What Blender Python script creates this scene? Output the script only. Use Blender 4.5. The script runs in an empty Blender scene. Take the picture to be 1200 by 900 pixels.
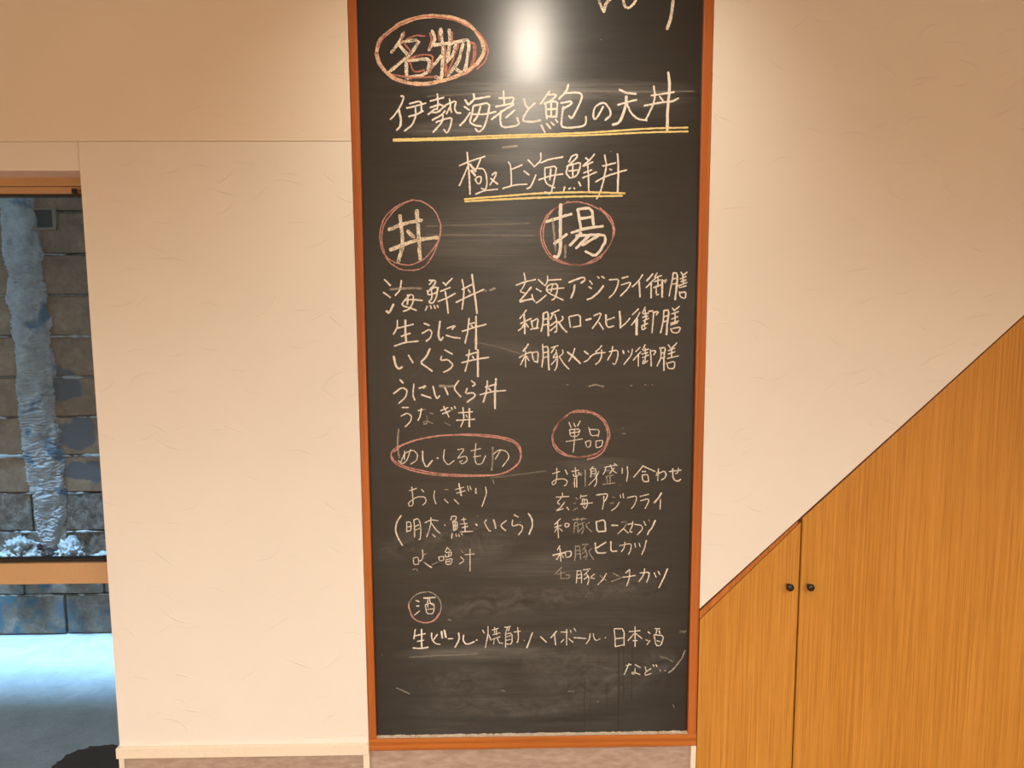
import bpy, bmesh, math, random
from mathutils import Vector, Matrix, noise
random.seed(7)
R = math.radians
C = bpy.context.scene.collection
scn = bpy.context.scene

# ------------------------------------------------------------------ camera
F = 900.0                      # focal length in pixels of the 1200x900 frame
CAM = Vector((0.0, -2.0, 1.62))
PITCH, YAW, ROLL = R(6.69), R(1.0), R(0.30)   # down, to the right, roll
fwd = Vector((math.sin(YAW) * math.cos(PITCH), math.cos(YAW) * math.cos(PITCH), -math.sin(PITCH)))
rt0 = Vector((math.cos(YAW), -math.sin(YAW), 0))
up0 = rt0.cross(fwd)
# vertical lines lean so that they run to the right going down
rt = rt0 * math.cos(ROLL) - up0 * math.sin(ROLL)
up = up0 * math.cos(ROLL) + rt0 * math.sin(ROLL)
rt = rt0 * math.cos(-ROLL) - up0 * math.sin(-ROLL)
rt, up = (rt0 * math.cos(ROLL) - up0 * math.sin(ROLL)), (up0 * math.cos(ROLL) + rt0 * math.sin(ROLL))
cd = bpy.data.cameras.new('camera'); cam = bpy.data.objects.new('camera', cd); C.objects.link(cam)
cd.sensor_fit = 'HORIZONTAL'; cd.sensor_width = 36; cd.lens = F / 1200 * 36; cd.clip_start = .02
M = Matrix((rt, up, -fwd)).transposed().to_4x4(); M.translation = CAM
cam.matrix_world = M
scn.camera = cam

def at(px, py, Y=0.0):
    """point of the vertical plane y=Y seen at a pixel of the 1200x900 photograph -> (x, z)"""
    d = fwd + rt * ((px - 600) / F) - up * ((py - 450) / F)
    t = (Y - CAM.y) / d.y
    p = CAM + d * t
    return (p.x, p.z)
def at_ground(px, py, z):
    d = fwd + rt * ((px - 600) / F) - up * ((py - 450) / F)
    t = (z - CAM.z) / d.z
    p = CAM + d * t
    return (p.x, p.y)

# ------------------------------------------------------------------ sky, sun, exposure
scn.view_settings.view_transform = 'Standard'; scn.view_settings.look = 'None'
scn.view_settings.gamma = 1.0; scn.view_settings.use_curve_mapping = False
scn.view_settings.exposure = 0.0
w = bpy.data.worlds.new('sky'); scn.world = w; w.use_nodes = True
bg = w.node_tree.nodes['Background']; bg.inputs[0].default_value = (.42, .74, 1.0, 1); bg.inputs[1].default_value = 2.1
sd = bpy.data.lights.new('sun', 'SUN'); sun = bpy.data.objects.new('sun', sd); C.objects.link(sun)
sd.energy = 36; sd.color = (.33, .61, .95); sd.angle = R(14)
sun.rotation_euler = Vector((-.10, -.15, 1)).to_track_quat('Z', 'Y').to_euler()

# ------------------------------------------------------------------ material helpers
def mat(name):
    m = bpy.data.materials.new(name); m.use_nodes = True
    nt = m.node_tree; b = nt.nodes['Principled BSDF']
    return m, nt, b
def N(nt, t, **kw):
    n = nt.nodes.new(t)
    for k, v in kw.items():
        if k in ('operation', 'blend_type', 'data_type', 'feature', 'wave_type', 'bands_direction', 'rotation_type', 'vector_type', 'noise_dimensions', 'mode', 'interpolation_type'):
            setattr(n, k, v)
        else:
            n.inputs[k].default_value = v
    return n
def L(nt, a, b): nt.links.new(a, b)
def pos(nt, scale=(1, 1, 1), rot=(0, 0, 0), loc=(0, 0, 0)):
    g = nt.nodes.new('ShaderNodeNewGeometry'); m = N(nt, 'ShaderNodeMapping')
    m.inputs['Scale'].default_value = scale; m.inputs['Rotation'].default_value = rot; m.inputs['Location'].default_value = loc
    L(nt, g.outputs['Position'], m.inputs['Vector']); return m.outputs[0]
def noise_t(nt, vec, scale, detail=4, rough=.5, dist=0):
    n = N(nt, 'ShaderNodeTexNoise'); n.inputs['Scale'].default_value = scale; n.inputs['Detail'].default_value = detail
    n.inputs['Roughness'].default_value = rough; n.inputs['Distortion'].default_value = dist
    L(nt, vec, n.inputs['Vector']); return n.outputs[0]
def ramp(nt, fac, stops):
    r = nt.nodes.new('ShaderNodeValToRGB'); e = r.color_ramp.elements
    while len(e) < len(stops): e.new(.5)
    for el, (p, c) in zip(e, stops):
        el.position = p; el.color = (c, c, c, 1) if isinstance(c, (int, float)) else (*c, 1)
    L(nt, fac, r.inputs[0]); return r.outputs[0]
def mixc(nt, fac, a, b, blend='MIX'):
    m = nt.nodes.new('ShaderNodeMix'); m.data_type = 'RGBA'; m.blend_type = blend
    if isinstance(fac, (int, float)): m.inputs[0].default_value = fac
    else: L(nt, fac, m.inputs[0])
    for i, v in ((6, a), (7, b)):
        if isinstance(v, tuple): m.inputs[i].default_value = (*v, 1)
        else: L(nt, v, m.inputs[i])
    return m.outputs[2]
def mth(nt, op, a, b=None, c=None):
    m = nt.nodes.new('ShaderNodeMath'); m.operation = op
    for i, v in enumerate((a, b, c)):
        if v is None: continue
        if isinstance(v, (int, float)): m.inputs[i].default_value = v
        else: L(nt, v, m.inputs[i])
    return m.outputs[0]
def bump(nt, b, h, strength, dist):
    n = nt.nodes.new('ShaderNodeBump'); n.inputs['Strength'].default_value = strength; n.inputs['Distance'].default_value = dist
    L(nt, h, n.inputs['Height']); L(nt, n.outputs[0], b.inputs['Normal'])

def plain(name, col, rough=.5, metal=0):
    m, nt, b = mat(name); b.inputs['Base Color'].default_value = (*col, 1)
    b.inputs['Roughness'].default_value = rough; b.inputs['Metallic'].default_value = metal
    h = noise_t(nt, pos(nt), 120, 3)
    c = mixc(nt, .10, col, tuple(x * .7 for x in col)); 
    cc = mixc(nt, h, col, tuple(x * .86 for x in col)); L(nt, cc, b.inputs['Base Color'])
    return m

def trowel(nt, vec, scale, seed):
    """short curved trowel ridges scattered at random: 1 on the ridge, 0 elsewhere"""
    v = N(nt, 'ShaderNodeTexVoronoi'); v.inputs['Scale'].default_value = 1; v.inputs['Randomness'].default_value = 1
    mp = N(nt, 'ShaderNodeMapping'); mp.inputs['Scale'].default_value = (scale, 0, scale); mp.inputs['Location'].default_value = (seed, 0, seed * 1.7)
    L(nt, vec, mp.inputs[0]); L(nt, mp.outputs[0], v.inputs['Vector'])
    sub = N(nt, 'ShaderNodeVectorMath', operation='SUBTRACT'); L(nt, mp.outputs[0], sub.inputs[0]); L(nt, v.outputs['Position'], sub.inputs[1])
    sc = nt.nodes.new('ShaderNodeSeparateColor'); L(nt, v.outputs['Color'], sc.inputs[0])
    ang = mth(nt, 'MULTIPLY_ADD', sc.outputs[0], 1.5, -.75)
    vr = N(nt, 'ShaderNodeVectorRotate', rotation_type='Y_AXIS'); L(nt, sub.outputs[0], vr.inputs['Vector']); L(nt, ang, vr.inputs['Angle'])
    s = nt.nodes.new('ShaderNodeSeparateXYZ'); L(nt, vr.outputs[0], s.inputs[0])
    x, z = s.outputs[0], s.outputs[2]
    bend = mth(nt, 'MULTIPLY', mth(nt, 'MULTIPLY', x, x), mth(nt, 'MULTIPLY_ADD', sc.outputs[1], 3, -1.5))
    d = mth(nt, 'ABSOLUTE', mth(nt, 'SUBTRACT', z, bend))
    a = mth(nt, 'SUBTRACT', 1, mth(nt, 'MULTIPLY', d, 60)); a = mth(nt, 'MAXIMUM', a, 0)
    e = mth(nt, 'SUBTRACT', 1, mth(nt, 'MULTIPLY', mth(nt, 'ABSOLUTE', x), 3.2)); e = mth(nt, 'MAXIMUM', e, 0)
    return mth(nt, 'MULTIPLY', mth(nt, 'MULTIPLY', a, e), mth(nt, 'GREATER_THAN', sc.outputs[2], .45))

def wall_mat(name, col, ridge=1.0):
    m, nt, b = mat(name); b.inputs['Roughness'].default_value = .75
    p = pos(nt)
    n1 = noise_t(nt, p, 3, 3); n2 = noise_t(nt, p, 220, 4, .6)
    L(nt, mixc(nt, ramp(nt, n1, [(.3, 0.0), (.7, 1.0)]), col, tuple(x * .965 for x in col)), b.inputs['Base Color'])
    t = mth(nt, 'ADD', trowel(nt, p, 9, 3.1), trowel(nt, p, 6.3, 11.7))
    h = mth(nt, 'ADD', mth(nt, 'MULTIPLY', t, 1.5 * ridge), mth(nt, 'MULTIPLY', n2, .12))
    h = mth(nt, 'ADD', h, mth(nt, 'MULTIPLY', noise_t(nt, p, 14, 3), .5))
    bump(nt, b, h, .38, .0022)
    return m
M_wall = wall_mat('cream_wallpaper', (.79, .76, .72), 1.3)
M_wall_up = wall_mat('cream_wallpaper_upper', (.80, .735, .655), .5)
M_ceil = wall_mat('ceiling_paint', (.86, .82, .76), .2)
M_capw = plain('cream_trim', (.86, .76, .64), .45)
M_dark = plain('dark_seal', (.02, .015, .012), .5)
M_soffit = plain('grey_reveal', (.80, .66, .60), .6)
M_black = plain('black_metal', (.012, .011, .010), .28)
M_beige = plain('tan_window_frame', (.58, .36, .19), .4, 0)
M_floor = plain('warm_wood_floor', (.30, .195, .115), .5)
M_room = wall_mat('warm_ochre_wall', (.70, .57, .42), .3)

def taupe():
    m, nt, b = mat('taupe_base_panel'); p = pos(nt)
    n = noise_t(nt, pos(nt, (1, 1, 3)), 26, 6, .65)
    L(nt, mixc(nt, ramp(nt, n, [(.35, 0.0), (.7, 1.0)]), (.33, .235, .19), (.47, .365, .31)), b.inputs['Base Color'])
    b.inputs['Roughness'].default_value = .6; bump(nt, b, n, .3, .001); return m
M_taupe = taupe()

def wood(name, c1, c2, c3, axis='z', rough=.42, fine=150, contrast=1.0, seed=0):
    m, nt, b = mat(name)
    sc = {'z': (1, 1, .012), 'x': (.012, 1, 1)}[axis]
    p = pos(nt, sc, loc=(seed, seed * 2.3, seed))
    g = noise_t(nt, p, fine, 5, .62)                     # thin pores
    sc2 = {'z': (1, 1, .10), 'x': (.10, 1, 1)}[axis]
    p2 = pos(nt, sc2, loc=(seed + 4, 0, seed))
    broad = noise_t(nt, p2, 9, 3, .5, .6)                # broad cathedral bands
    lite = noise_t(nt, pos(nt, sc, loc=(seed + 9, 1, seed)), fine * .55, 4, .6)
    rings = mth(nt, 'FRACT', mth(nt, 'MULTIPLY', broad, 16))
    base = mixc(nt, ramp(nt, broad, [(.3, 0.0), (.7, 1.0)]), c1, c2)
    base = mixc(nt, mth(nt, 'MULTIPLY', ramp(nt, g, [(.46, 0.0), (.60, 1.0)]), .8 * contrast), base, c3)
    base = mixc(nt, mth(nt, 'MULTIPLY', ramp(nt, rings, [(.0, 1.0), (.22, 0.0), (.9, 0.0), (1.0, 1.0)]), .16 * contrast), base, c3)
    base = mixc(nt, mth(nt, 'MULTIPLY', ramp(nt, lite, [(.50, 0.0), (.62, 1.0)]), .38 * contrast), base, tuple(min(1, x * 1.35 + .03) for x in c1))
    L(nt, base, b.inputs['Base Color']); b.inputs['Roughness'].default_value = rough
    bump(nt, b, g, .25, .0006)
    return m
M_oak = wood('oak_veneer_door', (.56, .265, .042), (.50, .22, .030), (.34, .125, .014), 'z', .40, 330, .6, 1.3)
M_oakstrip = wood('reddish_oak_strip', (.50, .17, .03), (.42, .13, .02), (.25, .06, .010), 'z', .4, 200, .6, 2.3)
M_frame_v = wood('orange_wood_vertical', (.46, .125, .014), (.35, .085, .008), (.25, .060, .009), 'z', .5, 120, .8, 5.1)
M_frame_h = wood('orange_wood_horizontal', (.52, .17, .025), (.42, .12, .013), (.27, .07, .010), 'x', .5, 120, .8, 7.7)
M_gap_shade = wood('dark_red_gap_shade', (.12, .028, .010), (.09, .02, .008), (.05, .012, .005), 'x', .4, 120)

def board_mat():
    m, nt, b = mat('blackboard_surface')
    p = pos(nt)
    wipe = noise_t(nt, pos(nt, (.8, 1, 9)), 4.0, 6, .62, .25)      # sideways eraser wipes
    fine = noise_t(nt, pos(nt, (1.2, 1, 26)), 12, 5, .65, .1)
    cloud = noise_t(nt, pos(nt, (1.0, 1, 1.2)), 3.2, 5, .6, .8)
    g = nt.nodes.new('ShaderNodeNewGeometry'); s = nt.nodes.new('ShaderNodeSeparateXYZ'); L(nt, g.outputs['Position'], s.inputs[0])
    cx = (X0 + X1) / 2
    dx = mth(nt, 'ABSOLUTE', mth(nt, 'SUBTRACT', s.outputs[0], cx))
    mid = ramp(nt, mth(nt, 'MULTIPLY', dx, 2.2), [(.0, 1.0), (.62, .8), (.98, .12)])   # wiped most in the middle, clean along the frame
    d = mth(nt, 'MULTIPLY', ramp(nt, wipe, [(.30, .05), (.72, 1.0)]), mth(nt, 'MULTIPLY_ADD', cloud, .9, .12))
    d = mth(nt, 'ADD', mth(nt, 'MULTIPLY', d, .62), mth(nt, 'MULTIPLY', ramp(nt, fine, [(.52, 0.0), (.75, 1.0)]), .22))
    d = mth(nt, 'MULTIPLY', d, mid)
    hi = ramp(nt, mth(nt, 'MULTIPLY', s.outputs[2], .4), [(.0, .9), (.30, .75), (.45, .35), (.60, .35), (.80, .6), (.845, 1.0), (.88, .35), (.93, .2)])
    d = mth(nt, 'MULTIPLY', d, hi)
    # wipes and rubbed-out patches of chalk dust, each at its own place
    X, Z = s.outputs[0], s.outputs[2]
    streak = ramp(nt, noise_t(nt, pos(nt, (.5, 1, 16), loc=(4, 0, 2)), 11, 6, .7, .3), [(.34, .1), (.66, 1.0)])
    swirl = ramp(nt, noise_t(nt, pos(nt, (1, 1, 1.6), loc=(1, 0, 7)), 16, 6, .68, 1.4), [(.40, .0), (.68, 1.0)])
    def patch(px, py, rx, ry, k, tex, rot=0):
        x0, z0 = at(px, py, .01); rx, ry = rx * 2.01 / F, ry * 2.01 / F
        mp = N(nt, 'ShaderNodeMapping'); mp.vector_type = 'TEXTURE'
        mp.inputs['Location'].default_value = (x0, 0, z0); mp.inputs['Rotation'].default_value = (0, R(rot), 0); mp.inputs['Scale'].default_value = (rx, 1e3, ry)
        L(nt, g.outputs['Position'], mp.inputs[0])
        ln = N(nt, 'ShaderNodeVectorMath', operation='LENGTH'); L(nt, mp.outputs[0], ln.inputs[0])
        f = ramp(nt, ln.outputs['Value'], [(.0, 1.0), (.5, .72), (1.0, 0.0)])
        return mth(nt, 'MULTIPLY', mth(nt, 'MULTIPLY', f, tex), k)
    for a_ in ((655, 105, 170, 14, .95, streak), (520, 152, 60, 9, .8, streak), (610, 128, 80, 30, .55, streak), (600, 185, 60, 8, .5, streak), (560, 280, 120, 40, .45, streak),
               (640, 320, 60, 20, .35, streak), (760, 120, 60, 8, .5, streak, -4), (610, 410, 70, 10, .35, streak, 10), (560, 470, 40, 14, .3, swirl), (480, 440, 40, 60, .15, swirl), (700, 545, 60, 12, .45, streak),
               (520, 635, 110, 30, .40, swirl, -6), (560, 650, 50, 18, .35, streak, -14), (640, 665, 90, 22, .35, streak), (600, 705, 130, 22, .45, swirl, -6), (730, 690, 70, 20, .35, swirl),
               (560, 765, 110, 12, .75, streak), (660, 775, 90, 20, .40, swirl), (540, 800, 70, 26, .40, swirl), (700, 800, 90, 30, .42, swirl), (590, 830, 130, 18, .35, swirl), (770, 780, 30, 24, .45, swirl, -30), (500, 350, 50, 30, .15, swirl)):
        d = mth(nt, 'ADD', d, patch(*a_))
    # thin water drips washed clean through the dust at the foot
    wob = mth(nt, 'MULTIPLY_ADD', noise_t(nt, pos(nt), 22, 2), .006, -.003)
    drip = None
    for px, ya, yb, wd in ((685, 793, 855, 1.3), (711, 799, 848, 1.1), (725.5, 757, 856, 2.2), (731, 757, 820, 1.2), (741, 757, 822, 1.6), (692, 800, 850, .8)):
        x0, z0 = at(px, ya, .01); z1 = at(px, yb, .01)[1]
        q = mth(nt, 'LESS_THAN', mth(nt, 'ABSOLUTE', mth(nt, 'SUBTRACT', mth(nt, 'ADD', X, wob), x0)), wd * 1.1 / F)
        q = mth(nt, 'MULTIPLY', q, mth(nt, 'MULTIPLY', mth(nt, 'LESS_THAN', Z, z0), mth(nt, 'GREATER_THAN', Z, z1)))
        drip = q if drip is None else mth(nt, 'MAXIMUM', drip, q)
    d = mth(nt, 'MULTIPLY', d, mth(nt, 'SUBTRACT', 1, mth(nt, 'MULTIPLY', drip, .7)))
    spk = N(nt, 'ShaderNodeTexVoronoi'); spk.inputs['Scale'].default_value = 34; L(nt, p, spk.inputs['Vector'])
    sc = nt.nodes.new('ShaderNodeSeparateColor'); L(nt, spk.outputs['Color'], sc.inputs[0])
    dot = mth(nt, 'MULTIPLY', mth(nt, 'LESS_THAN', spk.outputs['Distance'], .045), mth(nt, 'GREATER_THAN', sc.outputs[0], .86))
    col = mixc(nt, d, BOARD_A, BOARD_B)
    col = mixc(nt, mth(nt, 'MULTIPLY', dot, .6), col, (.5, .45, .38))
    L(nt, col, b.inputs['Base Color'])
    rr = mth(nt, 'MULTIPLY_ADD', d, .10, .31); L(nt, rr, b.inputs['Roughness'])
    b.inputs['Specular IOR Level'].default_value = .58
    b.inputs['Coat Weight'].default_value = .22; b.inputs['Coat Roughness'].default_value = .55
    b.inputs['Anisotropic'].default_value = .62
    tg = nt.nodes.new('ShaderNodeCombineXYZ'); tg.inputs[2].default_value = 1; L(nt, tg.outputs[0], b.inputs['Tangent'])   # rubbed sideways: glare smears up and down
    hh = mth(nt, 'ADD', noise_t(nt, p, 600, 2), mth(nt, 'MULTIPLY', fine, .5))
    bump(nt, b, hh, .08, .0004)
    return m
BOARD_A, BOARD_B = (.0065, .0078, .0092), (.135, .138, .135)

def chalk(name, col, lo=.36, hi=.52, amount=1.0):
    m, nt, b = mat(name)
    n = noise_t(nt, pos(nt), 430, 3, .75); n2 = noise_t(nt, pos(nt), 60, 3, .6)
    f = mth(nt, 'ADD', mth(nt, 'MULTIPLY', n, .75), mth(nt, 'MULTIPLY', n2, .25))
    a = mth(nt, 'MULTIPLY', ramp(nt, f, [(lo, 0.0), (hi, 1.0)]), amount)
    L(nt, mixc(nt, n2, col, tuple(x * .85 for x in col)), b.inputs['Base Color'])
    b.inputs['Roughness'].default_value = .95; L(nt, a, b.inputs['Alpha'])
    return m
CH = {'w': chalk('white_chalk', (.84, .79, .71), .32, .48), 'g': chalk('coarse_white_chalk', (.92, .82, .66), .43, .52),
      'f': chalk('faint_chalk', (.80, .74, .62), .36, .60, .55), 'y': chalk('yellow_chalk', (.86, .70, .30), .30, .47),
      'r': chalk('red_chalk', (.60, .235, .17), .34, .56), 'p': chalk('peach_chalk', (.88, .60, .42), .43, .52),
      'k': chalk('pink_chalk', (.72, .37, .31), .36, .56), 's': chalk('chalk_smudge', (.7, .64, .52), .34, .80, .40),
      't': chalk('thin_white_chalk', (.84, .79, .69), .33, .53)}

# ------------------------------------------------------------------ mesh helpers
def obj(name, bm, m, parent=None, smooth=False):
    me = bpy.data.meshes.new(name); bmesh.ops.recalc_face_normals(bm, faces=bm.faces[:]); bm.to_mesh(me); bm.free()
    o = bpy.data.objects.new(name, me); C.objects.link(o)
    if m: me.materials.append(m)
    if smooth:
        for p in me.polygons: p.use_smooth = True
    if parent: 
        o.parent = parent; o.matrix_parent_inverse = parent.matrix_world.inverted() if False else Matrix.Translation(-Vector(parent.location))
    return o
def box(bm, x0, x1, y0, y1, z0, z1, bev=0):
    vs = [bm.verts.new((x, y, z)) for x in (x0, x1) for y in (y0, y1) for z in (z0, z1)]
    f = [bm.faces.new([vs[i] for i in q]) for q in ((0, 1, 3, 2), (4, 6, 7, 5), (0, 4, 5, 1), (2, 3, 7, 6), (0, 2, 6, 4), (1, 5, 7, 3))]
    if bev:
        ed = {e for q in f for e in q.edges}
        bmesh.ops.bevel(bm, geom=list(ed), offset=bev, segments=2, affect='EDGES', profile=.6)
    return bm
def prism(bm, pts, y0, y1, bev=0):
    """polygon pts [(x,z)] extruded from y0 to y1"""
    a = [bm.verts.new((x, y0, z)) for x, z in pts]; b = [bm.verts.new((x, y1, z)) for x, z in pts]
    fs = [bm.faces.new(a), bm.faces.new(b[::-1])]
    n = len(pts)
    for i in range(n): fs.append(bm.faces.new((a[i], b[i], b[(i + 1) % n], a[(i + 1) % n])))
    if bev:
        bmesh.ops.recalc_face_normals(bm, faces=fs)
        ed = list(fs[0].edges)
        bmesh.ops.bevel(bm, geom=ed, offset=bev, segments=2, affect='EDGES', profile=.6)
    return bm
def B(*a, **k): return box(bmesh.new(), *a, **k)
def PR(*a, **k): return prism(bmesh.new(), *a, **k)
def struct(name, bm, m, parent=None, smooth=False):
    o = obj(name, bm, m, parent, smooth)
    if not parent: o['kind'] = 'structure'
    return o
def thing(name, label, cat, loc=(0, 0, 0), group=None):
    o = bpy.data.objects.new(name, None); C.objects.link(o); o.location = loc; o.empty_display_size = .1
    o['label'] = label; o['category'] = cat
    if group: o['group'] = group
    return o

# ------------------------------------------------------------------ key lines of the wall (metres)
YB = .018                                            # plane of the wall behind the blackboard
XF0 = (at(407, 0)[0] + at(432, 870)[0]) / 2          # outer left edge of the frame
XF1 = (at(837, 0)[0] + at(816, 870)[0]) / 2
XJ = (at(95, 210)[0] + at(139.5, 870)[0]) / 2        # window jamb
ZJOINT = at(200, 166)[1]
ZWIN = at(50, 200)[1]
ZCAP1 = at(290, 875, -.012)[1]; ZCAP0 = at(290, 887.3, -.012)[1]
ROOM = dict(x0=-3.6, x1=3.4, y0=-4.6, z1=2.5)
XL, XR, YF, ZC = ROOM['x0'], ROOM['x1'], ROOM['y0'], ROOM['z1']

# ------------------------------------------------------------------ room shell
struct('floor', B(XL - .15, XR + .15, YF - .15, .17, -.12, 0), M_floor)
struct('ceiling', B(XL - .15, XR + .15, YF - .15, .17, ZC, ZC + .12), M_ceil)
struct('wall_left', B(XL - .15, XL, YF, .17, 0, ZC), M_room)
struct('wall_right', B(XR, XR + .15, YF, .17, 0, ZC), M_room)
struct('wall_front', B(XL - .15, XR + .15, YF - .15, YF, 0, ZC), M_room)
WX0 = -2.9                                           # far (left) side of the window
# the wall left of the blackboard, with the window opening
wl = struct('wall_back_left', PR([(XJ, ZCAP0), (XF0, ZCAP0), (XF0, ZJOINT), (XJ, ZJOINT)], 0, .17), M_wall)
struct('wall_back_above_window', PR([(WX0, ZWIN), (XJ - .0012, ZWIN), (XJ - .0012, ZJOINT), (WX0, ZJOINT)], .0006, .17), M_wall)
struct('wall_back_upper', B(XL, XF0, -.0018, .17, ZJOINT + .001, ZC), M_wall_up)
struct('wall_back_corner', B(XL, WX0, 0, .17, 0, ZJOINT), M_wall)
struct('wall_back_board', B(XF0, XF1, YB, .17, ZCAP0 - .4 if False else 0, ZC), M_wall)
# skirting cap with a mitred return at the window corner, base panels and light corner strips
cz0, cz1 = ZCAP0, ZCAP1
struct('trim_1', PR([(XJ - .006, cz0), (XF0 + .002, cz0), (XF0 + .002, cz1 - .004), (XF0 - .004, cz1), (XJ - .004, cz1), (XJ - .006, cz1 - .003)], -.012, .10, bev=.0015), M_capw)
struct('baseboard_left', B(XJ, XF0, .004, .17, 0, cz0), M_taupe)
struct('trim_2', B(XJ - .004, XJ + .010, -.002, .10, 0, cz0), M_capw)
xs = at(426, 893)[0]
struct('trim_3', B(xs, XF0 + .001, -.002, .05, 0, cz0), M_capw)
ZBF0 = at(620, 877, -.006)[1]
xa, xb = at(809.5, 885)[0], at(815.5, 885)[0]
struct('baseboard_back', B(XF0 + .001, xa, YB - .006, YB, 0, ZBF0 + .03), M_taupe)
struct('trim_4', B(xa, XF1 - .0005, -.001, YB, 0, ZBF0 + .002), M_capw)
# right wall over the sloping cupboard
D0 = at(819, 714); D1 = at(1200, 369)
sl = (D1[1] - D0[1]) / (D1[0] - D0[0])
def zdiag(x, off=0): return D0[1] + sl * (x - D0[0]) + off
struct('wall_back_right', PR([(XF1, zdiag(XF1)), (XF1 + .01, zdiag(XF1 + .01)), ((ZC - D0[1]) / sl + D0[0], ZC), (XF1, ZC)], 0, .17), M_wall)
# closet void behind the doors
struct('wall_back_closet', B(XF1 + .002, XR, .055, .17, 0, ZC), M_gap_shade)

# ------------------------------------------------------------------ window and the two panes
WY = .115
wroot = struct('window_1', B(WX0, XJ, WY, WY + .07, at(50, 218, WY)[1], at(50, 205, WY)[1] + .03), M_beige)
def wp(name, bm, m, lab=None, par=wroot):
    o = obj(name, bm, m, par)
    if lab: o['label'] = lab
    return o
wp('reveal', B(WX0, XJ, .0005, WY + .07, ZWIN - .0003, ZWIN + .0003), M_soffit, 'grey underside of the window opening')
z1 = at(50, 218.8, WY + .006)[1]; z2 = at(50, 227, WY + .006)[1]
wp('sash_rail', B(WX0 + .01, XJ, WY + .006, WY + .05, z2, z1, bev=.001), M_beige)
wp('seal', B(WX0 + .02, XJ, WY + .012, WY + .045, z2 - .006, z2), M_dark)
lx0, lx1 = at(84.5, 224, WY)[0], at(89.5, 224, WY)[0]
lk = wp('lock', B(lx0, lx1, WY - .004, WY + .006, at(87, 227, WY)[1], at(87, 221, WY)[1], bev=.001), M_black, 'small black square lock on the top rail')
wp('lock_plate', B(lx1 + .001, XJ, WY + .002, WY + .006, at(87, 226.5, WY)[1], at(87, 221.5, WY)[1]), plain('brown_plate', (.22, .10, .05)), 'small brown plate beside the lock')
zr1 = at(60, 660.5, WY)[1]; zr0 = at(60, 684.5, WY)[1]
wp('middle_rail', B(WX0, XJ + .0, WY, WY + .055, zr0, zr1, bev=.0015), M_beige)
wp('seal', B(WX0, XJ, WY + .012, WY + .04, zr1, zr1 + .008), M_dark)
wp('frame_stile', B(WX0, WX0 + .04, WY, WY + .06, 0, ZWIN), M_beige)
wp('frame_stile', B(XJ + .002 - .035 - .01, XJ, WY + .1 - .04, WY + .075, 0, ZWIN), M_beige) if False else None
wp('bottom_rail', B(WX0, XJ, WY, WY + .06, 0, .05), M_beige)
def glass():
    m = bpy.data.materials.new('window_glass'); m.use_nodes = True; nt = m.node_tree
    nt.nodes.remove(nt.nodes['Principled BSDF']); out = nt.nodes['Material Output']
    t = nt.nodes.new('ShaderNodeBsdfTransparent'); t.inputs[0].default_value = (.93, .96, .96, 1)
    g = nt.nodes.new('ShaderNodeBsdfGlossy'); g.inputs['Roughness'].default_value = .01
    f = nt.nodes.new('ShaderNodeFresnel'); f.inputs['IOR'].default_value = 1.3
    mx = nt.nodes.new('ShaderNodeMixShader'); L(nt, f.outputs[0], mx.inputs[0]); L(nt, t.outputs[0], mx.inputs[1]); L(nt, g.outputs[0], mx.inputs[2])
    L(nt, mx.outputs[0], out.inputs[0]); return m
M_glass = glass()
wp('pane', B(WX0 + .03, XJ, WY + .026, WY + .031, zr1 + .004, z2 - .003), M_glass)
wp('pane', B(WX0 + .03, XJ, WY + .026, WY + .031, .05, zr0), M_glass)

# ------------------------------------------------------------------ outside: alley ground, block wall, lumpy mortar column
ZG = -.10; YW = 1.80
def rough_mat(name, stops, scale, bstr, bdist, rough=.85, patch=None):
    m, nt, b = mat(name); p = pos(nt)
    n = noise_t(nt, p, scale, 8, .65, .3); n2 = noise_t(nt, p, scale * 6, 6, .7)
    f = mth(nt, 'ADD', mth(nt, 'MULTIPLY', n, .7), mth(nt, 'MULTIPLY', n2, .3))
    c = ramp(nt, f, stops)
    if patch == 'stain':
        c = stain(nt, p, c)
    elif patch:
        col, s2, lo, hi = patch
        pn = noise_t(nt, pos(nt, loc=(3.3, 1, .4)), s2, 3, .5, .6)
        c = mixc(nt, ramp(nt, pn, [(lo, 0.0), (hi, 1.0)]), c, col)
    L(nt, c, b.inputs['Base Color']); b.inputs['Roughness'].default_value = rough
    h = mth(nt, 'ADD', f, mth(nt, 'MULTIPLY', noise_t(nt, p, scale * 22, 4, .7), .5))
    bump(nt, b, h, bstr, bdist); return m
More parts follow.
